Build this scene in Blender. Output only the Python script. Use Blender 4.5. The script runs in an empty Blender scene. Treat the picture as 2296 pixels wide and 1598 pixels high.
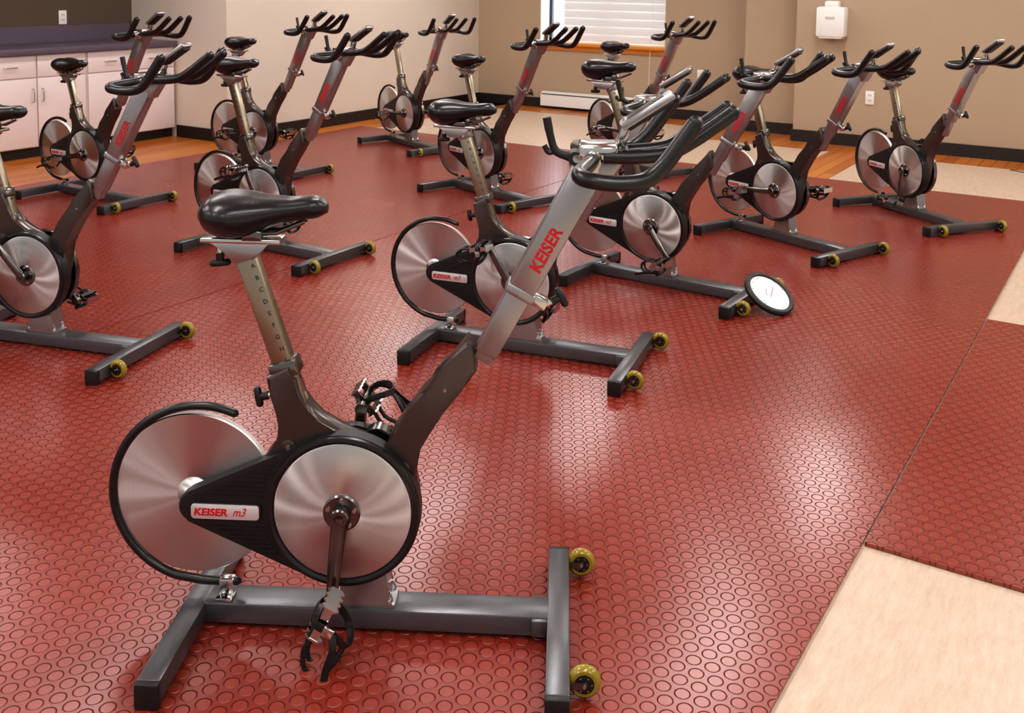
import bpy, bmesh, math
from mathutils import Vector, Matrix
K=0.8
A=0.5649
COL=bpy.context.scene.collection
sc=bpy.context.scene
sc.view_settings.view_transform='Standard'
for lk in ('Medium High Contrast','AgX - Medium High Contrast'):
    try:
        sc.view_settings.look=lk;break
    except Exception: pass

# ------------------------------------------------------------ materials
def srgb(r,g,b):
    f=lambda c:(c/255/12.92) if c/255<=.04045 else ((c/255+.055)/1.055)**2.4
    return (f(r),f(g),f(b),1)
def newmat(name):
    m=bpy.data.materials.new(name);m.use_nodes=True;nt=m.node_tree
    return m,nt,nt.nodes['Principled BSDF']
def N(nt,t,**kw):
    n=nt.nodes.new(t)
    for k,v in kw.items(): setattr(n,k,v)
    return n
def mth(nt,op,a,b=None,c=None):
    n=N(nt,'ShaderNodeMath',operation=op)
    for i,v in enumerate((a,b,c)):
        if v is None: continue
        if isinstance(v,(int,float)): n.inputs[i].default_value=v
        else: nt.links.new(v,n.inputs[i])
    return n.outputs[0]
def simple(name,col,metal=0,rough=.5,noise=0.08,nscale=30,bump=0,coat=0,rvar=.08,aniso=0):
    m,nt,b=newmat(name)
    tc=N(nt,'ShaderNodeTexCoord');nz=N(nt,'ShaderNodeTexNoise');nz.inputs['Scale'].default_value=nscale;nz.inputs['Detail'].default_value=4
    nt.links.new(tc.outputs['Object'],nz.inputs['Vector'])
    mx=N(nt,'ShaderNodeMix',data_type='RGBA')
    mx.inputs[6].default_value=[c*(1-noise) for c in col[:3]]+[1];mx.inputs[7].default_value=[min(1,c*(1+noise)) for c in col[:3]]+[1]
    nt.links.new(nz.outputs['Fac'],mx.inputs[0]);nt.links.new(mx.outputs[2],b.inputs['Base Color'])
    mr=N(nt,'ShaderNodeMapRange');mr.inputs[3].default_value=max(.03,rough-rvar);mr.inputs[4].default_value=min(1,rough+rvar)
    nt.links.new(nz.outputs['Fac'],mr.inputs[0]);nt.links.new(mr.outputs[0],b.inputs['Roughness'])
    b.inputs['Metallic'].default_value=metal
    if coat: b.inputs['Coat Weight'].default_value=coat;b.inputs['Coat Roughness'].default_value=.15
    if bump:
        bp=N(nt,'ShaderNodeBump');bp.inputs['Strength'].default_value=.5;bp.inputs['Distance'].default_value=bump
        n2=N(nt,'ShaderNodeTexNoise');n2.inputs['Scale'].default_value=nscale*12;nt.links.new(tc.outputs['Object'],n2.inputs['Vector'])
        nt.links.new(n2.outputs['Fac'],bp.inputs['Height']);nt.links.new(bp.outputs[0],b.inputs['Normal'])
    return m
def disc_mat():
    m,nt,b=newmat('spun_aluminium')
    tc=N(nt,'ShaderNodeTexCoord');sp=N(nt,'ShaderNodeSeparateXYZ');nt.links.new(tc.outputs['Object'],sp.inputs[0])
    r2=mth(nt,'ADD',mth(nt,'MULTIPLY',sp.outputs[0],sp.outputs[0]),mth(nt,'MULTIPLY',sp.outputs[2],sp.outputs[2]))
    r=mth(nt,'SQRT',r2);cb=N(nt,'ShaderNodeCombineXYZ');nt.links.new(mth(nt,'MULTIPLY',r,420),cb.inputs[0])
    nz=N(nt,'ShaderNodeTexNoise');nz.inputs['Scale'].default_value=1;nz.inputs['Detail'].default_value=3;nt.links.new(cb.outputs[0],nz.inputs['Vector'])
    cr=N(nt,'ShaderNodeMix',data_type='RGBA');cr.inputs[6].default_value=(.54,.51,.50,1);cr.inputs[7].default_value=(.76,.73,.71,1)
    nt.links.new(nz.outputs['Fac'],cr.inputs[0]);nt.links.new(cr.outputs[2],b.inputs['Base Color'])
    b.inputs['Metallic'].default_value=1;b.inputs['Roughness'].default_value=.33;b.inputs['Anisotropic'].default_value=1.0
    tg=N(nt,'ShaderNodeTangent',direction_type='RADIAL',axis='Y');nt.links.new(tg.outputs[0],b.inputs['Tangent'])
    return m
M={}
M['disc']=disc_mat()
M['body']=simple('frame_dark_metallic',srgb(86,77,73),.8,.31,.06,12,coat=.3)
M['beam']=simple('base_grey_metallic',srgb(100,100,103),.7,.32,.1,20,bump=.0004)
M['silver']=simple('mast_silver',srgb(164,161,162),.9,.31,.05,15,bump=.0003)
M['chrome']=simple('polished_metal',srgb(205,203,200),1,.15,.05,20)
M['gun']=simple('gunmetal',srgb(120,117,115),1,.22,.08,25)
M['post']=simple('brushed_post',srgb(160,149,130),1,.28,.08,18)
M['black']=simple('black_rubber',srgb(18,18,20),0,.34,.1,30,bump=.0005,coat=.15)
M['plastic']=simple('black_plastic',srgb(22,22,23),0,.42,.1,40,bump=.0006)
M['leather']=simple('saddle_black_vinyl',srgb(17,17,20),0,.33,.1,20,bump=.0006,coat=.2)
M['red']=simple('red_lettering',srgb(190,20,32),0,.4,.03)
M['ink']=simple('dark_ink',srgb(30,27,26),0,.5,.03)
M['yellow']=simple('yellow_urethane',srgb(142,124,30),0,.25,.15,25,coat=.4)
M['plate']=simple('logo_plate_silver',srgb(214,210,210),.5,.35,.03)
M['screen']=simple('console_screen',srgb(70,75,72),0,.15,.05)
M['white']=simple('white_plastic',srgb(232,230,226),0,.4,.03)
M['slat']=simple('blind_slat',srgb(228,230,232),0,.5,.02)
M['dark']=simple('window_frame_dark',srgb(40,48,66),0,.4,.05)
M['wall_light']=simple('painted_wall_cream',srgb(218,206,192),0,.85,.02,3,bump=.0004)
M['wall_tan']=simple('painted_wall_tan',srgb(174,153,130),0,.85,.03,3,bump=.0004)
M['wall_brown']=simple('painted_wall_brown',srgb(92,76,62),0,.85,.03,3)
M['ceil']=simple('ceiling_paint',srgb(205,200,192),0,.9,.03,4)
M['base']=simple('black_baseboard',srgb(34,28,28),0,.45,.1,10)
M['cab']=simple('cabinet_laminate',srgb(228,214,212),0,.4,.02,4)
M['counter']=simple('counter_laminate',srgb(96,84,98),0,.45,.18,160)
M['oak']=simple('oak_sill',srgb(210,134,52),0,.4,.15,10)

def mat_rubber():
    m,nt,b=newmat('red_studded_rubber')
    tc=N(nt,'ShaderNodeTexCoord');sp=N(nt,'ShaderNodeSeparateXYZ');nt.links.new(tc.outputs['Object'],sp.inputs[0])
    s=.057*K
    def cell(off):
        fx=mth(nt,'SUBTRACT',mth(nt,'FRACT',mth(nt,'ADD',mth(nt,'DIVIDE',sp.outputs[0],s),50+off)),.5)
        fy=mth(nt,'MULTIPLY',mth(nt,'SUBTRACT',mth(nt,'FRACT',mth(nt,'ADD',mth(nt,'DIVIDE',sp.outputs[1],s*1.732),50+off)),.5),1.732)
        return mth(nt,'SQRT',mth(nt,'ADD',mth(nt,'MULTIPLY',fx,fx),mth(nt,'MULTIPLY',fy,fy)))
    d=mth(nt,'MINIMUM',cell(0),cell(.5))
    mr=N(nt,'ShaderNodeMapRange',interpolation_type='SMOOTHSTEP');mr.inputs[1].default_value=.405;mr.inputs[2].default_value=.32;nt.links.new(d,mr.inputs[0])
    bp=N(nt,'ShaderNodeBump');bp.inputs['Strength'].default_value=1;bp.inputs['Distance'].default_value=.0042
    nt.links.new(mr.outputs[0],bp.inputs['Height'])
    n3=N(nt,'ShaderNodeTexNoise');n3.inputs['Scale'].default_value=1.6;n3.inputs['Detail'].default_value=0;nt.links.new(tc.outputs['Object'],n3.inputs['Vector'])
    bp2=N(nt,'ShaderNodeBump');bp2.inputs['Strength'].default_value=.5;bp2.inputs['Distance'].default_value=.010;nt.links.new(n3.outputs['Fac'],bp2.inputs['Height'])
    nt.links.new(bp2.outputs[0],bp.inputs['Normal']);nt.links.new(bp.outputs[0],b.inputs['Normal'])
    nz=N(nt,'ShaderNodeTexNoise');nz.inputs['Scale'].default_value=1.6;nz.inputs['Detail'].default_value=3;nt.links.new(tc.outputs['Object'],nz.inputs['Vector'])
    mx=N(nt,'ShaderNodeMix',data_type='RGBA');mx.inputs[6].default_value=srgb(120,35,21);mx.inputs[7].default_value=srgb(138,44,29)
    nt.links.new(nz.outputs['Fac'],mx.inputs[0])
    # relief shading painted into the colour: dark groove round every stud, paler tops
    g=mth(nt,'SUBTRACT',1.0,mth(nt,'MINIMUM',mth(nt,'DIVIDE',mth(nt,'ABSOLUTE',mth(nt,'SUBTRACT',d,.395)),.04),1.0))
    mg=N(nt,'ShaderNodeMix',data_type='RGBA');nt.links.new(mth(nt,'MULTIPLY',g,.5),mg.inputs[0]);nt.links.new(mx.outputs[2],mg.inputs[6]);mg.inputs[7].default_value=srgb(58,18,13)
    mt=N(nt,'ShaderNodeMix',data_type='RGBA');nt.links.new(mth(nt,'MULTIPLY',mr.outputs[0],.09),mt.inputs[0]);nt.links.new(mg.outputs[2],mt.inputs[6]);mt.inputs[7].default_value=srgb(196,104,88)
    nt.links.new(mt.outputs[2],b.inputs['Base Color'])
    r=N(nt,'ShaderNodeMapRange');r.inputs[3].default_value=.21;r.inputs[4].default_value=.31;nt.links.new(nz.outputs['Fac'],r.inputs[0]);nt.links.new(r.outputs[0],b.inputs['Roughness'])
    b.inputs['Specular IOR Level'].default_value=.85
    return m
M['rubber']=mat_rubber()
def mat_tile():
    m,nt,b=newmat('travertine_tile')
    tc=N(nt,'ShaderNodeTexCoord');mp=N(nt,'ShaderNodeMapping');mp.inputs['Scale'].default_value=(18,4,1);mp.inputs['Rotation'].default_value=(0,0,.08)
    nt.links.new(tc.outputs['Object'],mp.inputs[0]);nz=N(nt,'ShaderNodeTexNoise');nz.inputs['Scale'].default_value=2.4;nz.inputs['Detail'].default_value=12;nz.inputs['Roughness'].default_value=.8
    nz.inputs['Distortion'].default_value=.2;nt.links.new(mp.outputs[0],nz.inputs['Vector'])
    rp=N(nt,'ShaderNodeValToRGB');e=rp.color_ramp.elements;e[0].position=.28;e[0].color=srgb(182,154,130);e[1].position=.7;e[1].color=srgb(212,193,174)
    nt.links.new(nz.outputs['Fac'],rp.inputs[0]);nt.links.new(rp.outputs[0],b.inputs['Base Color']);b.inputs['Roughness'].default_value=.38
    bp=N(nt,'ShaderNodeBump');bp.inputs['Strength'].default_value=.3;bp.inputs['Distance'].default_value=.0008;nt.links.new(nz.outputs['Fac'],bp.inputs['Height']);nt.links.new(bp.outputs[0],b.inputs['Normal'])
    return m
M['tile']=mat_tile()
def mat_wood():
    m,nt,b=newmat('oak_floor')
    tc=N(nt,'ShaderNodeTexCoord');br=N(nt,'ShaderNodeTexBrick');br.inputs['Scale'].default_value=1
    br.inputs['Brick Width'].default_value=1.2;br.inputs['Row Height'].default_value=.1;br.inputs['Mortar Size'].default_value=.003
    br.inputs['Color1'].default_value=srgb(196,122,50);br.inputs['Color2'].default_value=srgb(170,94,34);br.inputs['Mortar'].default_value=srgb(90,50,20)
    mp=N(nt,'ShaderNodeMapping');mp.inputs['Rotation'].default_value=(0,0,math.pi/2);nt.links.new(tc.outputs['Object'],mp.inputs[0]);nt.links.new(mp.outputs[0],br.inputs['Vector'])
    nt.links.new(br.outputs['Color'],b.inputs['Base Color']);b.inputs['Roughness'].default_value=.28
    return m
M['wood']=mat_wood()
def emis(name,col,st):
    m,nt,b=newmat(name);b.inputs['Base Color'].default_value=col;b.inputs['Emission Color'].default_value=col;b.inputs['Emission Strength'].default_value=st
    return m
M['lamp']=emis('lamp_diffuser',(1,.98,.96,1),20)
M['sky']=emis('daylight_outside',(.85,.93,1,1),4)

# ------------------------------------------------------------ mesh helpers
class B:
    def __init__(s,*mats): s.bm=bmesh.new();s.mats=list(mats)
    def _mi(s,m):
        if m is None: return 0
        if m not in s.mats: s.mats.append(m)
        return s.mats.index(m)
    def box(s,c,size,m=None,rot=None,bev=0,top=None):
        bm=s.bm;mi=s._mi(m);hx,hy,hz=[v/2 for v in size];vs=[]
        for z in(-hz,hz):
            for x,y in((-hx,-hy),(hx,-hy),(hx,hy),(-hx,hy)):
                if top and z>0: x*=top[0];y*=top[1]
                v=Vector((x,y,z))
                if rot: v=rot@v
                vs.append(bm.verts.new(v+Vector(c)))
        fs=[bm.faces.new([vs[i] for i in q]) for q in((0,3,2,1),(4,5,6,7),(0,1,5,4),(1,2,6,5),(2,3,7,6),(3,0,4,7))]
        for f in fs: f.material_index=mi
        if bev:
            es=list({e for f in fs for e in f.edges});r=bmesh.ops.bevel(bm,geom=es,offset=bev,segments=2,affect='EDGES',profile=.5)
            for f in r['faces']: f.material_index=mi
        return s
    def prism(s,poly,y0,y1,m=None,bev=0,seg=2):
        bm=s.bm;mi=s._mi(m)
        ar=sum(poly[i][0]*poly[(i+1)%len(poly)][1]-poly[(i+1)%len(poly)][0]*poly[i][1] for i in range(len(poly)))
        if ar<0: poly=poly[::-1]
        a=[bm.verts.new((x,y0,z)) for x,z in poly];b=[bm.verts.new((x,y1,z)) for x,z in poly]
        n=len(poly);f0=bm.faces.new(a);f1=bm.faces.new(b[::-1]);fs=[f0,f1]
        for i in range(n): fs.append(bm.faces.new((a[i],b[i],b[(i+1)%n],a[(i+1)%n])))
        for f in fs: f.material_index=mi
        if bev:
            es=list(f0.edges)+list(f1.edges);r=bmesh.ops.bevel(bm,geom=es,offset=bev,segments=seg,affect='EDGES',profile=.5)
            for f in r['faces']: f.material_index=mi
        return s
    def tube(s,pts,r,m=None,seg=12,sq=None,cap=True,upref=(0,1,0)):
        bm=s.bm;mi=s._mi(m);P=[Vector(p) for p in pts];n=len(P);R=r if isinstance(r,(list,tuple)) else [r]*n
        rings=[];up=Vector(upref)
        for i in range(n):
            t=(P[min(i+1,n-1)]-P[max(i-1,0)]).normalized()
            sd=t.cross(up)
            if sd.length<1e-3: sd=t.cross(Vector((1,0,.2)))
            sd.normalize();u2=sd.cross(t).normalized()
            if not upref==(0,1,0): up=u2
            ring=[]
            for k in range(seg):
                a=2*math.pi*k/seg;ca,sa=math.cos(a),math.sin(a)
                fx,fy=(sq if sq else (1,1))
                ring.append(bm.verts.new(P[i]+sd*ca*R[i]*fx+u2*sa*R[i]*fy))
            rings.append(ring)
        for i in range(n-1):
            for k in range(seg):
                f=bm.faces.new((rings[i][k],rings[i][(k+1)%seg],rings[i+1][(k+1)%seg],rings[i+1][k]));f.material_index=mi
        if cap:
            for i,rv in((0,True),(n-1,False)):
                c=bm.faces.new(rings[i][::-1] if rv else rings[i]);c.material_index=mi
        return s
    def lathe(s,prof,c=(0,0,0),m=None,seg=40,axis='y',mats=None):
        bm=s.bm;mi=s._mi(m);rings=[]
        for (h,r) in prof:
            ring=[]
            if r<1e-6:
                p={'y':(0,h,0),'z':(0,0,h),'x':(h,0,0)}[axis];ring=[bm.verts.new(Vector(p)+Vector(c))]
            else:
                for k in range(seg):
                    a=2*math.pi*k/seg;x,y=r*math.cos(a),r*math.sin(a)
                    p={'y':(x,h,y),'z':(x,y,h),'x':(h,x,y)}[axis];ring.append(bm.verts.new(Vector(p)+Vector(c)))
            rings.append(ring)
        for i in range(len(rings)-1):
            a,b=rings[i],rings[i+1];mm=mi if not mats else s._mi(mats[i])
            for k in range(seg):
                k2=(k+1)%seg
                if len(a)==1 and len(b)==1: continue
                if len(a)==1: f=bm.faces.new((a[0],b[k],b[k2]))
                elif len(b)==1: f=bm.faces.new((a[k],b[0],a[k2]))
                else: f=bm.faces.new((a[k],b[k],b[k2],a[k2]))
                f.material_index=mm
        return s
    def mesh(s,name,smooth=35):
        bmesh.ops.recalc_face_normals(s.bm,faces=s.bm.faces)
        me=bpy.data.meshes.new(name);s.bm.to_mesh(me);s.bm.free()
        for m in s.mats: me.materials.append(M[m])
        if smooth:
            for p in me.polygons: p.use_smooth=True
            me.set_sharp_from_angle(angle=math.radians(smooth))
        return me
def crom(P,n=6):
    P=[Vector(p) for p in P];out=[]
    Q=[P[0]*2-P[1]]+P+[P[-1]*2-P[-2]]
    for i in range(1,len(Q)-2):
        p0,p1,p2,p3=Q[i-1:i+3]
        for k in range(n):
            t=k/n;out.append(.5*((2*p1)+(p2-p0)*t+(2*p0-5*p1+4*p2-p3)*t*t+(3*p1-p0-3*p2+p3)*t**3))
    out.append(P[-1]);return out
def text_mesh(name,body,size,mat,shear=0,off=0,ext=.0006,width=None,space=1,align='LEFT',line=1):
    c=bpy.data.curves.new(name,'FONT');c.body=body;c.size=size;c.shear=shear;c.offset=off;c.extrude=ext;c.space_character=space;c.align_x=align;c.space_line=line;c.resolution_u=3
    o=bpy.data.objects.new(name,c);COL.objects.link(o);bpy.context.view_layer.update()
    dg=bpy.context.evaluated_depsgraph_get();me=bpy.data.meshes.new_from_object(o.evaluated_get(dg));me.name=name
    bpy.data.objects.remove(o);bpy.data.curves.remove(c)
    if width:
        xs=[v.co.x for v in me.vertices];w=max(xs)-min(xs);sx=width/w
        for v in me.vertices: v.co.x=(v.co.x-min(xs))*sx
    me.materials.clear();me.materials.append(M[mat]);return me

# ------------------------------------------------------------ bike meshes (fit units)
MD=Vector((.4697,0,.8828)); MP=Vector((.8828,0,-.4697))
def mast_pt(z): return Vector((.49+.532*(z-1),0,z))
PD=Vector((-.322,0,.947))
def post_pt(z): return Vector((-.255-.34*(z-1),0,z))
G={}
b=B('beam');b.box((.1,0,.043),(1.07,.105,.06),bev=.006)
G['base_beam']=b.mesh('base_beam')
b=B('beam','plastic');b.box((.634,-.03,.043),(.066,.70,.062),'beam',bev=.005)
for y in(-.383,.323): b.box((.634,y,.036),(.067,.03,.072),'plastic',bev=.006)
b.box((.58,0,.043),(.05,.13,.05),'beam',bev=.004)
G['front_stabilizer']=b.mesh('front_stabilizer')
b=B('beam','plastic');b.box((-.45,-.045,.043),(.066,.70,.062),'beam',bev=.005)
for y in(-.398,.308): b.box((-.45,y,.036),(.067,.03,.072),'plastic',bev=.006)
G['rear_stabilizer']=b.mesh('rear_stabilizer')
b=B('yellow','gun','plastic','chrome')
b.lathe([(-.014,.02),(-.016,.026),(-.015,.036),(-.008,.044),(0,.046),(.008,.044),(.015,.036),(.016,.026),(.014,.02),(-.014,.02)],m='yellow',seg=32)
b.lathe([(-.012,0),(-.012,.009),(-.0165,.009),(-.0165,.027),(.0165,.027),(.0165,0)],m='plastic',seg=24)
b.lathe([(-.021,0),(-.021,.007),(-.0155,.009),(-.0155,.016),(-.01,.016)],m='chrome',seg=16)
for k in range(6):
    a=k*math.pi/3;b.lathe([(-.0185,0),(-.0185,.0025),(-.01,.0025)],(.020*math.cos(a),0,.020*math.sin(a)),'chrome',seg=8)
b.prism([(-.034,.012),(.004,.012),(.010,0),(.004,-.012),(-.034,-.012)],.018,.024,'plastic')
b.prism([(-.034,.010),(.002,.010),(.006,0),(.002,-.010),(-.034,-.010)],-.024,-.019,'gun')
b.tube([(0,-.027,0),(0,.027,0)],.005,'chrome',10)
G['transport_wheel']=b.mesh('transport_wheel')
poly=[(-.245,.50),(-.237,.528),(-.185,.582),(-.195,.62),(-.202,.658),(-.218,.71),(-.233,.766),(-.161,.803),(-.152,.76),(-.140,.715),(-.118,.665),(-.085,.63),(-.026,.597),(.053,.571),(.116,.552),(.139,.612),(.18,.672),(.226,.736),(.272,.776),(.310,.835),(.358,.899),(.376,.872),(.385,.80),(.345,.745),(.291,.676),(.25,.61),(.218,.553),(.195,.493),(.198,.42),(.19,.33),(.15,.24),(.06,.18),(-.08,.19),(-.2,.27)]
b=B('body','silver','chrome');b.prism(poly,-.04,.04,'body',bev=.012,seg=3)
sh=[(-.150,.765),(-.136,.715),(-.113,.668),(-.08,.637),(-.02,.607),(.05,.583),(.10,.568)]
b.tube(crom([(x-.004,0,z-.004) for x,z in sh],4),.03,'body',12,sq=(.45,1.15))
q=mast_pt(.965)
b.box(q,(.068,.062,.26),'silver',rot=Matrix(((MP.x,0,MD.x),(0,1,0),(MP.z,0,MD.z))),bev=.008,top=(1.12,1))
q=post_pt(.785);b.box(q,(.085,.07,.05),'gun',rot=Matrix(((-PD.z*-1,0,PD.x),(0,1,0),(-PD.x,0,PD.z))),bev=.008)
b.lathe([(-.046,0),(-.046,.016),(-.044,.022),(.044,.022),(.046,.016),(.046,0)],(-.165,0,.56),'body',seg=20)
b.lathe([(-.046,0),(-.046,.016),(-.044,.022),(.044,.022),(.046,.016),(.046,0)],(.172,0,.505),'body',seg=20)
for x,z in((-.165,.56),(.172,.505)): b.lathe([(-.05,0),(-.05,.006),(-.045,.007)],(x,0,z),'chrome',seg=12)
b.lathe([(-.044,0),(-.044,.005),(-.04,.006)],(.295,0,.745),'chrome',seg=12)
G['frame']=b.mesh('frame')
b=B('silver','chrome')
b.prism([(-.04,.072),(.15,.072),(.15,.088),(.132,.092),(.12,.20),(.02,.21),(-.025,.09),(-.04,.088)],-.042,.042,'silver',bev=.005)
for x in(.132,-.02):
    for y in(-.032,.032): b.lathe([(.085,0.012),(.098,.012),(.104,.008),(.116,.008),(.122,0)],(x,y,0),'chrome',axis='z',seg=12)
G['foot_bracket']=b.mesh('foot_bracket')
b=B('gun');b.lathe([(.0,.0),(.0,.045),(.05,.045),(.056,.038),(.056,0)],(.09,.0,.56),seg=24);b.lathe([(.045,0),(.045,.21),(.075,.21),(.08,.2),(.08,0)],(0,0,.383),seg=48)
G['drive_housing']=b.mesh('drive_housing')
b=B('disc','gun','chrome')
b.lathe([(-.012,0),(-.012,.243),(-.009,.246),(.009,.246),(.012,.243),(.012,0)],m='disc',seg=96)
G['flywheel']=b.mesh('flywheel')
b=B('disc','gun','plastic');b.lathe([(-.04,.0),(-.04,.014),(-.032,.018),(-.014,.05),(-.0121,.05)],m='disc',seg=40);b.lathe([(-.046,0),(-.046,.007),(-.038,.009)],m='plastic',seg=12)
G['flywheel_hub']=b.mesh('flywheel_hub')
C=(-.44,.386);R=.272
pts=[(C[0]+R*math.cos(math.radians(a)),-.005,C[1]+R*math.sin(math.radians(a))) for a in range(68,258,5)]
pts+=[(-.44,-.005,.114),(-.41,-.005,.1135),(-.36,-.005,.114),(-.335,-.005,.115)]
b=B('black','chrome');b.tube(pts,[.013]*len(pts),'black',12)
for e in(pts[0],pts[-1]):
    b.lathe([(-.013,0),(-.009,.009),(0,.0132),(.009,.009),(.013,0)],e,'black',seg=12)
b.box((-.365,-.005,.1),(.045,.036,.055),'chrome',bev=.006);b.box((-.365,-.025,.078),(.05,.05,.008),'chrome',bev=.002)
b.lathe([(.08,.009),(.09,.009),(.094,.005),(.094,0)],(-.365,-.038,0),'gun',axis='z',seg=6)
G['flywheel_guard']=b.mesh('flywheel_guard')
def hull(r1,r2,c1=(0,.383),c2=(-.44,.378),n=64):
    d=math.hypot(c1[0]-c2[0],c1[1]-c2[1]);al=math.acos((r1-r2)/d);base=math.atan2(c2[1]-c1[1],c2[0]-c1[0]);P=[]
    a0=base+al;a1=base+2*math.pi-al
    for i in range(n+1):
        a=a0+(a1-a0)*i/n;P.append((c1[0]+r1*math.cos(a),c1[1]+r1*math.sin(a)))
    for i in range(13):
        a=base-al+2*al*i/12;P.append((c2[0]+r2*math.cos(a),c2[1]+r2*math.sin(a)))
    return P
b=B('plastic','black');b.prism(hull(.228,.048),-.066,-.02,'plastic',bev=.007,seg=3)
b.lathe([(-.06,.228),(-.076,.224),(-.078,.214),(-.074,.205),(-.06,.205)],(0,0,.383),'black',seg=96)
HI=hull(.214,.036)
def inside(x,z,P=HI):
    c=False;n=len(P)
    for i in range(n):
        x1,z1=P[i];x2,z2=P[(i+1)%n]
        if (z1>z)!=(z2>z) and x<(x2-x1)*(z-z1)/(z2-z1)+x1: c=not c
    return c
z=.20
while z<.57:
    xs=[-.49+.004*i for i in range(130)];run=[x for x in xs if inside(x,z) and math.hypot(x,z-.383)>.236 and x<-.02 and not(.335<z<.405 and x<-.235)]
    if len(run)>4 : b.box(((run[0]+run[-1])/2,-.0665,z),(run[-1]-run[0],.006,.0045),'plastic')
    z+=.0135
G['belt_cover']=b.mesh('belt_cover')
def rrect(x0,x1,z0,z1,r,n=5):
    P=[]
    for cx,cz,a0 in((x1-r,z1-r,0),(x0+r,z1-r,90),(x0+r,z0+r,180),(x1-r,z0+r,270)):
        for i in range(n+1):
            a=math.radians(a0+90*i/n);P.append((cx+r*math.cos(a),cz+r*math.sin(a)))
    return P
b=B('plate','plastic');b.prism(rrect(-.452,-.24,.343,.397,.012),-.071,-.064,'plastic');b.prism(rrect(-.447,-.245,.348,.392,.010),-.0745,-.066,'plate',bev=.001)
G['logo_plate']=b.mesh('logo_plate')
G['plate_lettering']=text_mesh('plate_lettering','KEISER',.03,'red',shear=.15,off=.0009,width=.1)
G['model_lettering']=text_mesh('model_lettering','m3',.036,'red',shear=.4,off=.0001,width=.04)
b=B('disc');b.lathe([(-.073,0),(-.073,.198),(-.070,.204),(-.062,.204),(-.062,0)],m='disc',seg=96);G['crank_disc']=b.mesh('crank_disc')
b=B('gun','chrome');b.lathe([(-.082,0),(-.082,.05),(-.078,.055),(-.0731,.055)],m='gun',seg=36)
for k in range(5):
    a=k*2*math.pi/5+.3;b.lathe([(-.089,0),(-.089,.006),(-.082,.007)],(.041*math.cos(a),0,.041*math.sin(a)),'chrome',seg=10)
G['crank_hub']=b.mesh('crank_hub')
def crank(sg):
    b=B('gun','plastic')
    pts=crom([(0,-.100*sg,.0),(0,-.106*sg,-.05),(0,-.115*sg,-.12),(0,-.118*sg,-.18),(0,-.118*sg,-.232)],5)
    n=len(pts);b.tube(pts,[.025-.008*i/(n-1) for i in range(n)],'gun',14,sq=(1,.62),upref=(0,1,.001))
    b.lathe([(-.084*sg,.026),(-.112*sg,.028),(-.117*sg,.024),(-.117*sg,.014)],m='gun',seg=24);b.lathe([(-.116*sg,.014),(-.113*sg,.012),(-.113*sg,0)],m='plastic',seg=16)
    b.lathe([(-.105*sg,0),(-.105*sg,.019),(-.131*sg,.019),(-.131*sg,0)],(0,0,-.232),'gun',seg=18)
    return b.mesh('crank_arm')
G['crank_r']=crank(1);G['crank_l']=crank(-1)
def pedal(sg):
    b=B('chrome','plastic','gun');s=-sg
    b.tube([(0,0,0),(0,s*.12,0)],.010,'gun',12)
    for x in(-.042,.042):
        P=[]
        for i in range(9):
            yy=.022+.1*i/8;P.append((yy,.022 if i%2 else .013))
        poly=P+[(p[0],-p[1]) for p in P[::-1]]
        bm=b.bm
        f=[bm.verts.new((x-.0025,s*p[0],p[1])) for p in poly];g=[bm.verts.new((x+.0025,s*p[0],p[1])) for p in poly]
        bm.faces.new(f);bm.faces.new(g[::-1])
        for i in range(len(poly)): bm.faces.new((f[i],g[i],g[(i+1)%len(poly)],f[(i+1)%len(poly)]))
    b.box((0,s*.028,0),(.085,.008,.02),'chrome');b.box((0,s*.117,0),(.085,.008,.02),'chrome');b.box((0,s*.072,0),(.034,.09,.026),'gun',bev=.006)
    for y in(.045,.1):
        b.tube(crom([(.042,s*y,0),(.09,s*(y-.002),-.004),(.130,s*(.072+(y-.072)*.8),.02),(.125,s*(.072+(y-.072)*.7),.058),(.085,s*(.072+(y-.072)*.5),.072),(.045,s*.072,.074)],5),.0065,'plastic',8)
    b.tube(crom([(.132,s*.05,.03),(.140,s*.072,.033),(.132,s*.094,.03)],4),.0065,'plastic',8)
    st=crom([(0,s*.02,-.018),(0,s*.014,.03),(.02,s*.03,.070),(.035,s*.072,.082),(.02,s*.115,.070),(0,s*.130,.03),(0,s*.124,-.018),(-.01,s*.07,-.026),(0,s*.02,-.018)],5)
    b.tube(st,.011,'plastic',6,sq=(.28,1),upref=(1,0,.01))
    b.tube(crom([(.0,s*.130,.03),(.03,s*.142,.05),(.085,s*.138,.06),(.16,s*.125,.085)],5),.010,'plastic',6,sq=(.28,1),upref=(0,.01,1))
    b.box((.0,s*.134,.02),(.022,.010,.026),'chrome',bev=.002)
    return b.mesh('pedal')
G['pedal_r']=pedal(1);G['pedal_l']=pedal(-1)
RP=Matrix(((.947,0,-.322),(0,1,0),(.322,0,.947)))
q=post_pt(.87);b=B('post','gun');b.box(q,(.062,.046,.60),'post',rot=RP,bev=.006)
t=post_pt(1.135);b.box(t,(.072,.054,.06),'silver',rot=RP,bev=.006)
b.lathe([(-.031,0),(-.031,.008),(-.027,.009)],post_pt(1.125),'chrome',seg=12)
G['seat_post']=b.mesh('seat_post')
G['post_lettering']=text_mesh('post_lettering','A\nB\nC\nD\nE\nF\nG\nH\nI\nJ',.019,'ink',align='CENTER',line=1.95,off=.0001)
b=B('chrome','gun','plastic');b.box((-.305,0,1.168),(.235,.075,.014),'chrome',bev=.003)
b.prism([(-.40,1.162),(-.215,1.162),(-.24,1.145),(-.27,1.115),(-.335,1.115),(-.36,1.145)],-.036,.036,'silver',bev=.003)
for y in(-.025,.025): b.tube([(-.36,y,1.187),(-.2,y,1.192),(-.12,y*.6,1.225)],.006,'gun',8)
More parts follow.
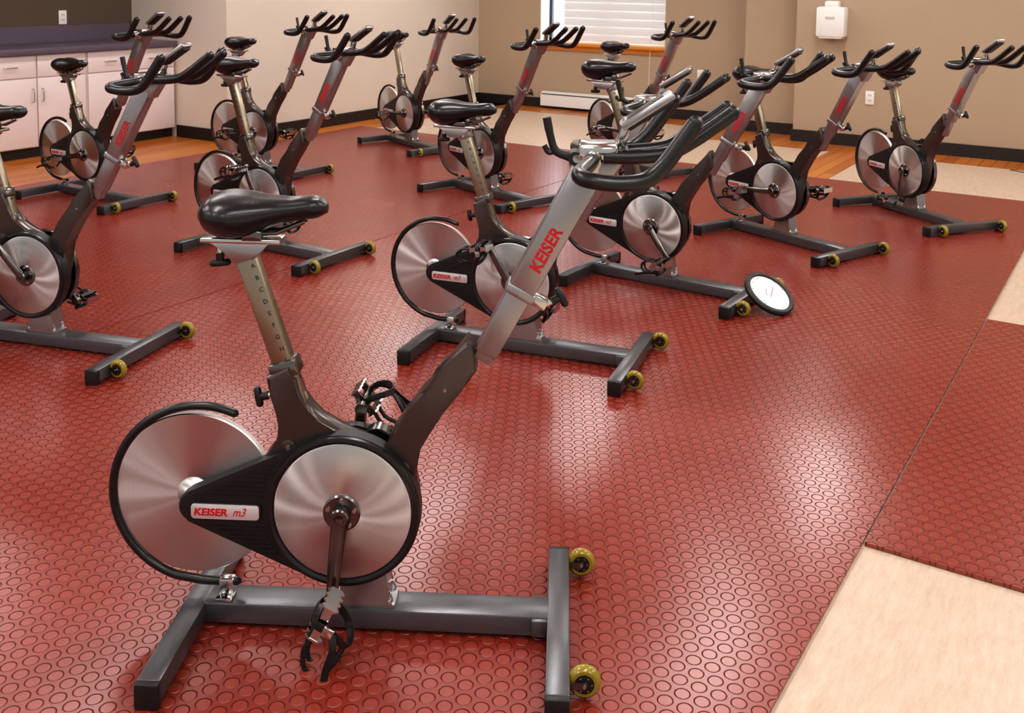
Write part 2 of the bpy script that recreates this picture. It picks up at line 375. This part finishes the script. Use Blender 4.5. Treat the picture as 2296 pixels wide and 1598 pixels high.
b.box((-.27,0,1.185),(.06,.08,.03),'gun',bev=.004)
G['seat_slider']=b.mesh('seat_slider')
def tknob(L=.05,W=.06,r=.011):
    b=B('plastic','chrome');b.tube([(0,0,0),(0,0,-L*.5)],.009,'chrome',10);b.tube([(0,0,-L*.4),(0,0,-L)],[.013,.011],'plastic',12)
    b.tube([(-W/2,0,-L),(-W/2+.006,0,-L),(0,0,-L),(W/2-.006,0,-L),(W/2,0,-L)],[r*.6,r,r*1.1,r,r*.6],'plastic',12,upref=(0,1,.001));return b.mesh('adjustment_knob')
G['knob']=tknob()
def interp(t,T):
    for i in range(len(T)-1):
        if t<=T[i+1][0]:
            u=(t-T[i][0])/(T[i+1][0]-T[i][0])
            return T[i][1]+(T[i+1][1]-T[i][1])*u
    return T[-1][1]
Wd=[(0,.045),(.04,.082),(.1,.112),(.2,.13),(.3,.127),(.4,.108),(.5,.085),(.6,.068),(.75,.055),(.9,.048),(.97,.036),(1,.014)]
Zt=[(0,-.045),(.04,-.018),(.1,-.003),(.2,.004),(.35,.0),(.5,-.008),(.7,-.010),(.88,-.004),(.96,-.010),(1,-.032)]
Zb=[(0,-.080),(.04,-.108),(.1,-.126),(.25,-.134),(.4,-.124),(.55,-.098),(.75,-.078),(.93,-.070),(1,-.052)]
def sm(t,T,w=.03): return sum(interp(min(1,max(0,t+w*k/2)),T) for k in(-2,-1,0,1,2))/5
b=B('leather');bm=b.bm;rings=[];ns=34;sg=28
for i in range(ns+1):
    t=.5-.5*math.cos(math.pi*i/ns);x=t*.37
    w=sm(t,Wd) if .02<t<.985 else interp(t,Wd);zt=sm(t,Zt);zb=sm(t,Zb);zm=zt-(zt-zb)*.48;ring=[]
    for k in range(sg):
        a=2*math.pi*k/sg;ca,sa=math.cos(a),math.sin(a)
        yy=w*math.copysign(abs(ca)**.85,ca)
        if sa>=0: zz=zm+(zt-zm)*sa**.75; zz-=.010*math.exp(-(yy/.018)**2)*(1 if .1<t<.75 else 0)*.6
        else: zz=zm-(zm-zb)*abs(sa)**1.0; yy*=1-.25*abs(sa)
        ring.append(bm.verts.new((x,yy,zz)))
    rings.append(ring)
for i in range(ns):
    for k in range(sg): bm.faces.new((rings[i][k],rings[i][(k+1)%sg],rings[i+1][(k+1)%sg],rings[i+1][k]))
bm.faces.new(rings[0][::-1]);bm.faces.new(rings[-1])
G['seat']=b.mesh('seat',60)
RM=Matrix(((MP.x,0,MD.x),(0,1,0),(MP.z,0,MD.z)))
c=mast_pt(1.215);b=B('silver','gun','chrome');b.box(c,(.082,.072,.40),'silver',rot=RM,bev=.010,top=(1.12,1))
b.box(mast_pt(1.035)+MP*.0,(.090,.078,.03),'silver',rot=RM,bev=.006)
b.box(mast_pt(.96),(.055,.05,.3),'silver',rot=RM,bev=.006)
b.box(mast_pt(1.035)+MP*.062,(.05,.045,.035),'chrome',rot=RM,bev=.006)
b.prism([(.655,1.36),(.745,1.345),(.80,1.425),(.79,1.45),(.68,1.45),(.655,1.43)],-.034,.034,'silver',bev=.008)
G['handlebar_post']=b.mesh('handlebar_post')
G['mast_lettering']=text_mesh('mast_lettering','KEISER',.05,'red',shear=.1,off=.0016,width=.142)
b=B('black','chrome','plastic')
for s in(-1,1):
    b.tube(crom([(.715,0,1.432),(.70,s*.10,1.43),(.675,s*.20,1.425),(.672,s*.243,1.42),(.70,s*.264,1.414),(.77,s*.268,1.408),(.84,s*.267,1.418),(.885,s*.264,1.455),(.925,s*.262,1.51),(.965,s*.26,1.568)],6),.0225,'black',14,upref=(0,.01,1))
    b.lathe([(-.022,0),(-.016,.015),(0,.0222),(.016,.015),(.022,0)],(.965,s*.26,1.568),'black',seg=14)
    b.tube(crom([(.74,s*.046,1.44),(.83,s*.052,1.442),(.92,s*.056,1.455),(.985,s*.057,1.49),(1.04,s*.058,1.53),(1.095,s*.058,1.572)],6),.021,'black',14)
    b.lathe([(-.02,0),(-.015,.014),(0,.0207),(.015,.014),(.02,0)],(1.095,s*.058,1.572),'black',seg=14)
    b.tube([(.712,s*.05,1.432),(.705,s*.09,1.43)],.027,'chrome',16,upref=(0,.01,1))
b.box((.725,0,1.452),(.11,.13,.042),'chrome',bev=.008);b.box((.70,0,1.415),(.06,.10,.05),'chrome',bev=.01)
b.tube([(.80,-.06,1.445),(.80,.06,1.445)],.018,'black',12,upref=(0,0,1))
G['handlebar']=b.mesh('handlebar')
b=B('silver','screen','plastic','chrome');th=math.atan2(.10,.15);ROT=Matrix.Rotation(-th,3,'Y')
b.box((.80,0,1.505),(.028,.03,.085),'chrome',rot=Matrix.Rotation(.25,3,'Y'),bev=.005)
b.box((.862,0,1.568),(.175,.078,.024),'silver',rot=ROT,bev=.008);b.box(Vector((.862,0,1.568))+ROT@Vector((0,0,.0125)),(.12,.056,.003),'screen',rot=ROT)
b.box(Vector((.862,0,1.568))+ROT@Vector((0,0,-.015)),(.145,.064,.012),'plastic',rot=ROT,bev=.004)
G['console']=b.mesh('console')
b=B('plastic','chrome');b.tube(crom([(.69,-.02,1.43),(.64,-.02,1.435),(.605,-.02,1.45),(.59,-.02,1.49),(.578,-.02,1.545)],5),[.014]*6+[.012]*6+[.011]*5+[.012]*4,'plastic',10,sq=(1,1))
b.tube([(.66,-.045,1.432),(.66,.02,1.432)],.02,'plastic',14,upref=(0,0,1));b.tube([(.665,-.05,1.433),(.665,-.042,1.433)],.012,'chrome',10,upref=(0,0,1));b.tube(crom([(.605,-.02,1.45),(.585,-.02,1.445),(.572,-.02,1.465)],4),.008,'plastic',8)
G['resistance_lever']=b.mesh('resistance_lever')

# ------------------------------------------------------------ scene objects
def link(o): COL.objects.link(o);return o
def part(name,me,parent,loc=(0,0,0),rot=None,label=None):
    o=link(bpy.data.objects.new(name,me));o.parent=parent;o.location=loc
    if rot is not None:
        if isinstance(rot,Matrix): o.rotation_mode='QUATERNION';o.rotation_quaternion=rot.to_quaternion()
        else: o.rotation_euler=rot
    if label: o['label']=label
    return o
TM=Matrix(((MD.x,-MD.z,0),(0,0,-1),(MD.z,MD.x,0)))
TX=Matrix(((1,0,0),(0,0,-1),(0,1,0)))
def ry(deg): return (0,math.radians(deg),0)
# x, y, heading, handlebar height, seat height, crank angle, pedal angles, saddle fore-aft
BIKES={
1:(-.4763,2.95,-.0502,1.39,1.13,5,118,50,0),
2:(.0346,5.245,-.3545,1.29,1.12,150,170,180,-.07),
3:(.9285,6.453,-.5962,1.32,1.24,-40,180,180,-.08),
4:(2.017,7.608,-.9433,1.30,1.11,85,180,180,-.03),
5:(3.343,8.498,-1.23,1.29,1.06,0,180,180,0),
6:(-2.47,5.264,-.2769,1.37,1.08,140,180,200,0),
7:(-1.725,7.174,-.5397,1.385,1.18,160,180,180,0),
8:(-3.629,8.807,-.5543,1.40,1.02,80,180,180,-.02),
9:(-2.516,10.18,-.606,1.38,1.14,90,180,180,.02),
10:(-1.172,11.74,-.928,1.31,1.13,85,180,180,0),
11:(-.2231,9.108,-.8696,1.35,1.07,170,180,180,-.01),
12:(1.215,10.55,-1.02,1.36,1.11,90,180,180,0)}
for i,(x,y,h,nz,sz,ca,pr,pl,dxs) in BIKES.items():
    root=link(bpy.data.objects.new('exercise_bike',None));root.location=(x,y,0);root.rotation_euler=(0,0,h);root.empty_display_size=.1
    root['category']='exercise bike';root['group']='indoor cycling bikes in rows'
    root['label']='grey indoor cycling bike with silver flywheel on red mat'
    if i==1: root['label']='grey indoor cycling bike with lettered seat post and hanging pedal strap'
    if i==3: root['label']='grey indoor cycling bike with white clock leaning on its base'
    if i==12: root['label']='grey indoor cycling bike standing in front of the window'
    if i==8: root['label']='grey indoor cycling bike standing near the white cabinets'
    for n in('base_beam','front_stabilizer','rear_stabilizer','foot_bracket','frame','drive_housing'): part(n,G[n],root)
    for s in(-1,1): part('transport_wheel',G['transport_wheel'],root,(.706,s*.286,.05),label='yellow transport wheel with dark hub')
    fw=part('flywheel',G['flywheel'],root,(-.464,.012,.386),label='polished silver flywheel disc');part('flywheel_hub',G['flywheel_hub'],fw)
    part('flywheel_guard',G['flywheel_guard'],root,(0,.005,0),label='curved black flywheel guard')
    bc=part('belt_cover',G['belt_cover'],root,label='black ribbed teardrop belt cover');part('logo_plate',G['logo_plate'],bc)
    part('lettering',G['plate_lettering'],bc,(-.438,-.0752,.359),TX);part('lettering',G['model_lettering'],bc,(-.322,-.0752,.359),TX)
    cd=part('crank_disc',G['crank_disc'],root,(0,0,.383),label='brushed silver disc');part('crank_hub',G['crank_hub'],cd)
    for nm,sg,aa,pp in(('r',1,ca,pr),('l',-1,ca+180,pl)):
        c=part('crank_arm',G['crank_'+nm],root,(0,0,.383),ry(aa))
        p=part('pedal',G['pedal_'+nm],c,(0,-sg*.131,-.232),ry(pp-aa),label='metal pedal with black toe cage and strap')
        if sg==1 and i==1: p.scale=(1.2,1,1.2)
    ds=sz-1.13;so=Vector((-.34*ds,0,ds))
    sp=part('seat_post',G['seat_post'],root,so);q=post_pt(1.10)
    part('lettering',G['post_lettering'],sp,(q.x+.021,-.0238,q.z-.012),Matrix(((.947,-.322,0),(0,0,-1),(.322,.947,0))))
    so=so+Vector((dxs*.6,0,0))
    ss=part('seat_slider',G['seat_slider'],root,so);part('adjustment_knob',G['knob'],ss,(-.375,0,1.145),(0,0,.4))
    part('seat',G['seat'],root,so+Vector((-.425+dxs*.4,0,1.305)),label='black padded saddle')
    part('adjustment_knob',G['knob'],root,(-.215,0,.70),(0,math.radians(80),0))
    dm=nz-1.39;mo=Vector((.532*dm,0,dm))
    hp=part('handlebar_post',G['handlebar_post'],root,mo)
    q=mast_pt(1.105)-MP*(-.02);part('lettering',G['mast_lettering'],hp,(q.x,-.0368,q.z),TM,label='red lettering')
    q=mast_pt(1.035)+MP*.085;part('adjustment_knob',G['knob'],hp,q,(0,math.radians(-118),0))
    for n in('handlebar','console','resistance_lever'): part(n,G[n],root,mo)

# ------------------------------------------------------------ room (local axes e2,e1 rotated by -A)
RZ=Matrix.Rotation(-A,3,'Z')
def robj(name,b,loc=(0,0,0),kind=None,label=None,cat=None,group=None,parent=None,smooth=35,rot=0):
    me=b.mesh(name,smooth) if isinstance(b,B) else b
    o=link(bpy.data.objects.new(name,me))
    if parent is None: o.location=RZ@Vector(loc);o.rotation_euler=(0,0,-A+rot)
    else: o.parent=parent;o.location=loc
    if kind:o['kind']=kind
    if label:o['label']=label
    if cat:o['category']=cat
    if group:o['group']=group
    return o
def rb(x0,x1,y0,y1,z0,z1,m,b=None,bev=0):
    b=b or B(m);b.box(((x0+x1)/2,(y0+y1)/2,(z0+z1)/2),(x1-x0,y1-y0,z1-z0),m,bev=bev);return b
H=3.5;FL=-.015
b=B('tile','wood')
rb(-11.2,6,-3,13.8,FL-.1,FL,'tile',b)
for r in((-10.9,-8.3,-3,8.4),(-9.3,-8.55,8.4,13.4),(-9.3,-4.6,12.85,13.5),(-4.9,6,11.9,12.9),(-3.2,-2.75,10,11.9)):
    rb(r[0],r[1],r[2],r[3],FL-.05,FL+.002,'wood',b)
robj('floor',b,kind='structure',label='beige stone-look tile floor with oak borders')
for (x0,x1,y0,y1,lb) in((-8.75,-4.83,-1.5,10.15,'red-brown round-studded rubber mat under bikes near cabinets'),(-4.822,-.79,-1.5,10.15,'large red-brown round-studded rubber mat under rows of bikes'),(-.782,1.6,3.56,6.41,'short red-brown studded rubber mat lying on beige tile')):
    cx,cy=(x0+x1)/2,(y0+y1)/2
    robj('rubber_floor_mat',rb(x0-cx,x1-cx,y0-cy,y1-cy,-.0125,0,'rubber'),loc=(cx,cy,0),label=lb,cat='floor mat',group='red studded rubber mats')
robj('wall_left',rb(-9.32,-9.12,8.25,13.6,FL,H,'wall_light'),kind='structure')
robj('wall_side',rb(-11,-9.32,8.25,8.45,FL,H,'wall_light'),kind='structure')
robj('wall_alcove',rb(-11,-10.8,-3,8.25,FL,H,'wall_brown'),kind='structure')
b=B('wall_tan');W0,W1=-8.0,-5.95
rb(-9.32,W0,13.4,13.75,FL,H,'wall_tan',b);rb(W1,-4.55,13.4,13.75,FL,H,'wall_tan',b);rb(W0,W1,13.4,13.75,FL,.97,'wall_tan',b);rb(W0,W1,13.4,13.75,2.9,H,'wall_tan',b)
robj('wall_back',b,kind='structure')
robj('wall_column',rb(-4.6,-3.78,12.9,13.6,FL,H,'wall_tan'),kind='structure')
robj('wall_right',rb(-3.8,6,12.45,13.5,FL,H,'wall_tan'),kind='structure')
robj('baseboard_left',rb(-9.12,-9.095,8.25,13.4,FL,.13,'base'),kind='structure')
robj('baseboard_side',rb(-9.98,-9.1,8.225,8.25,FL,.13,'base'),kind='structure')
robj('baseboard_back',rb(-9.1,-4.6,13.375,13.4,FL,.13,'base'),kind='structure')
robj('baseboard_column',rb(-4.62,-3.8,12.875,12.9,FL,.13,'base'),kind='structure')
robj('baseboard_right',rb(-3.82,6,12.425,12.45,FL,.13,'base'),kind='structure')
robj('ceiling',rb(-11.2,6,-3,13.8,H,H+.1,'ceil'),kind='structure')
b=B('white','sky');rb(W0,W1,13.72,13.745,.97,2.9,'sky',b)
for r in((W0,W0+.06),(W1-.06,W1),(-7.02,-6.95)): rb(r[0],r[1],13.66,13.72,.97,2.9,'dark',b)
rb(W0,W1,13.66,13.72,.97,1.03,'white',b);rb(W0,W1,13.66,13.72,2.84,2.9,'white',b)
rb(W0,W0+.012,13.41,13.66,.99,2.9,'white',b);rb(W1-.012,W1,13.41,13.66,.99,2.9,'white',b)
robj('window_1',b,kind='structure',label='white window in deep reveal')
b=rb(W0-.06,W1+.06,13.3,13.66,.94,.985,'oak',bev=.006);rb(W0-.04,W1+.04,13.37,13.4,.87,.94,'oak',b)
robj('trim_1',b,kind='structure',label='orange oak window sill')
b=B('slat')
z=1.06
while z<2.82:
    b.box((0,0,z),(1.70,.010,.122),'slat',rot=Matrix.Rotation(-.16,3,'X'),bev=.003);z+=.118
b.box((0,0,2.85),(1.72,.05,.05),'slat',bev=.003)
b.tube([(.70,-.03,2.85),(.70,-.26,1.12),(.70,-.28,.35)],.004,'white',6,upref=(1,0,0))
robj('window_blind',b,loc=((W0+W1)/2+.13,13.6,0),label='white horizontal slat blind hanging in the window',cat='window blind',smooth=0)
b=B('white','plastic');b.prism([(0,0),(-.10,0),(-.10,.13),(-.085,.19),(-.04,.215),(0,.215)],-.9,.9,'white',bev=.004)
b.box((-.088,0,.178),(.02,1.76,.012),'plastic')
o=robj('baseboard_heater',b,loc=(-7.0,13.37,.03),label='white electric baseboard heater along tan wall',cat='heater')
o.rotation_euler=(0,0,-A+math.pi/2)
for k in range(3):
    y1=8.215-k*1.19;y0=y1-1.185;cx=-10.0
    body=B('cab','base');rb(-.78,-.0,-.5925,.5925,.1,1.075,'cab',body);rb(-.78,-.05,-.5925,.5925,FL,.1,'base',body)
    root=link(bpy.data.objects.new('base_cabinet',None));root.location=RZ@Vector((cx,(y0+y1)/2,0));root.rotation_euler=(0,0,-A);root.empty_display_size=.1
    root['label']='off-white laminate base cabinet with drawers under dark counter';root['category']='cabinet';root['group']='base cabinets along the wall'
    robj('cabinet_body',body,parent=root)
    for s in(-1,1):
        d=robj('door',rb(0,.02,-.285,.285,.11,.83,'cab',bev=.003),loc=(0.001,s*.294,0),parent=root)
        hb=B('chrome');hb.tube(crom([(.02,0,.58),(.045,0,.59),(.05,0,.65),(.045,0,.71),(.02,0,.72)],4),.007,'chrome',8,upref=(0,1,0))
        robj('handle',hb,loc=(0,-s*.24,0),parent=d)
        d=robj('drawer',rb(0,.02,-.285,.285,.84,1.07,'cab',bev=.003),loc=(0.001,s*.294,0),parent=root)
        hb=B('chrome');hb.tube(crom([(.02,-.07,.955),(.045,-.06,.955),(.05,0,.955),(.045,.06,.955),(.02,.07,.955)],4),.007,'chrome',8,upref=(0,0,1))
        robj('handle',hb,parent=d)
b=B('counter');rb(-10.79,-9.93,4.6,8.22,1.08,1.145,'counter',b,bev=.004);rb(-10.79,-10.76,4.6,8.22,1.145,1.33,'counter',b)
robj('countertop',b,label='dark purple-grey speckled laminate countertop with backsplash',cat='countertop')
def outlet(loc,rot):
    b=B('white','plastic');b.box((0,0,0),(.10,.012,.16),'white',bev=.004)
    for z in(-.03,.03):
        for x in(-.012,.012): b.box((x,-.0065,z),(.005,.003,.02),'plastic')
    robj('wall_outlet',b,loc=loc,rot=rot,label='white electrical wall outlet on painted wall',cat='outlet',group='wall outlets')
outlet((-10.794,6.03,1.42),math.pi/2);outlet((-10.794,7.30,1.42),math.pi/2);outlet((-2.9,12.443,.58),0);outlet((-5.4,13.393,.62),0)
b=B('white','plastic');b.box((0,-.093,0),(.34,.19,.36),'white',bev=.03);b.box((0,-.08,.20),(.17,.14,.1),'white',bev=.03);b.box((0,-.19,.05),(.11,.004,.03),'plate');b.box((0,-.1,-.18),(.27,.14,.03),'white',bev=.008)
robj('paper_towel_dispenser',b,loc=(-3.35,12.45,1.46),label='small white wall dispenser mounted on tan wall',cat='dispenser')
b=B('black');b.tube(crom([(-.3,.05,.006),(0,-.12,.006),(.4,-.18,.006),(.8,-.12,.006),(1.2,-.02,.006),(1.6,.12,.006)],6),.005,'black',6,upref=(0,0,1))
robj('power_cable',b,loc=(-1.0,11.8,FL),label='loose black cable lying on floor by the wall',cat='cable')
b=B('plastic','white','red')
b.lathe([(-.012,0),(-.012,.128),(-.006,.145),(.012,.147),(.02,.138),(.02,.122),(.012,.118)],m='plastic',axis='z',seg=48);b.lathe([(.0125,.12),(.0125,0)],m='plate',axis='z',seg=48)
b.box((.02,.0,.0135),(.09,.003,.001),'red',rot=Matrix.Rotation(.6,3,'Z'));b.box((-.02,.01,.0138),(.05,.0025,.001),'gun',rot=Matrix.Rotation(.9,3,'Z'))
for k in range(12): b.box((.105*math.cos(k*math.pi/6),.105*math.sin(k*math.pi/6),.0132),(.008,.002,.001),'gun',rot=Matrix.Rotation(k*math.pi/6,3,'Z'))
o=link(bpy.data.objects.new('wall_clock',b.mesh('wall_clock')));o.location=(1.53,5.95,.095);o.rotation_mode='QUATERNION';o.rotation_quaternion=Vector((.36,-.44,.82)).to_track_quat('Z','Y')
o.scale=(1.08,1.08,1.08)
o['label']='round white-faced clock with black rim leaning on bike base';o['category']='clock'
b=B('white','lamp');b.box((0,0,-.02),(.5,1.6,.04),'white');b.box((0,0,-.045),(.4,1.5,.012),'lamp');LM=b.mesh('ceiling_lamp',0)
for ix,ex in enumerate((-8.4,-5.6,-2.8,0,2.8)):
    for ey in(-2,1.0,4.2,7.4,10.6):
        robj('ceiling_lamp',LM,loc=(ex,ey,H),label='rectangular white fluorescent ceiling light panel',cat='ceiling light',group='ceiling light panels')

# ------------------------------------------------------------ camera
h,pit,roll,f,cyp=1.938,.0882,.0117,2313.,154.5
cp,sp_=math.cos(pit),math.sin(pit);cr,sr=math.cos(roll),math.sin(roll)
fwd=Vector((0,cp,-sp_));up=Vector((0,sp_,cp));rt=Vector((1,0,0))
r2=rt*cr+up*sr;u2=-rt*sr+up*cr
cam=bpy.data.cameras.new('camera');co=link(bpy.data.objects.new('camera',cam));sc.camera=co
cam.sensor_width=36;cam.lens=36*f/2296;cam.shift_y=-(799-cyp)/2296
co.matrix_world=Matrix(((r2.x,u2.x,-fwd.x,0),(r2.y,u2.y,-fwd.y,0),(r2.z,u2.z,-fwd.z,h),(0,0,0,1)))
cam.dof.use_dof=True;cam.dof.focus_distance=3.3*K;cam.dof.aperture_fstop=13;cam.clip_start=.05
S=Matrix.Scale(K,4)
for me in bpy.data.meshes: me.transform(S)
RA=Matrix.Rotation(A,3,'Z')
for o in bpy.data.objects:
    o.location=o.location*K
    if o.parent is None:
        o.location=RA@o.location
        if o.rotation_mode=='QUATERNION': o.rotation_quaternion=RA.to_quaternion()@o.rotation_quaternion
        elif o.type=='CAMERA': o.rotation_euler=(RA@o.rotation_euler.to_matrix()).to_euler()
        else: o.rotation_euler.z+=A
w=bpy.data.worlds.new('world');sc.world=w;w.use_nodes=True;bg=w.node_tree.nodes['Background'];bg.inputs[0].default_value=(1,.99,.98,1);bg.inputs[1].default_value=.48
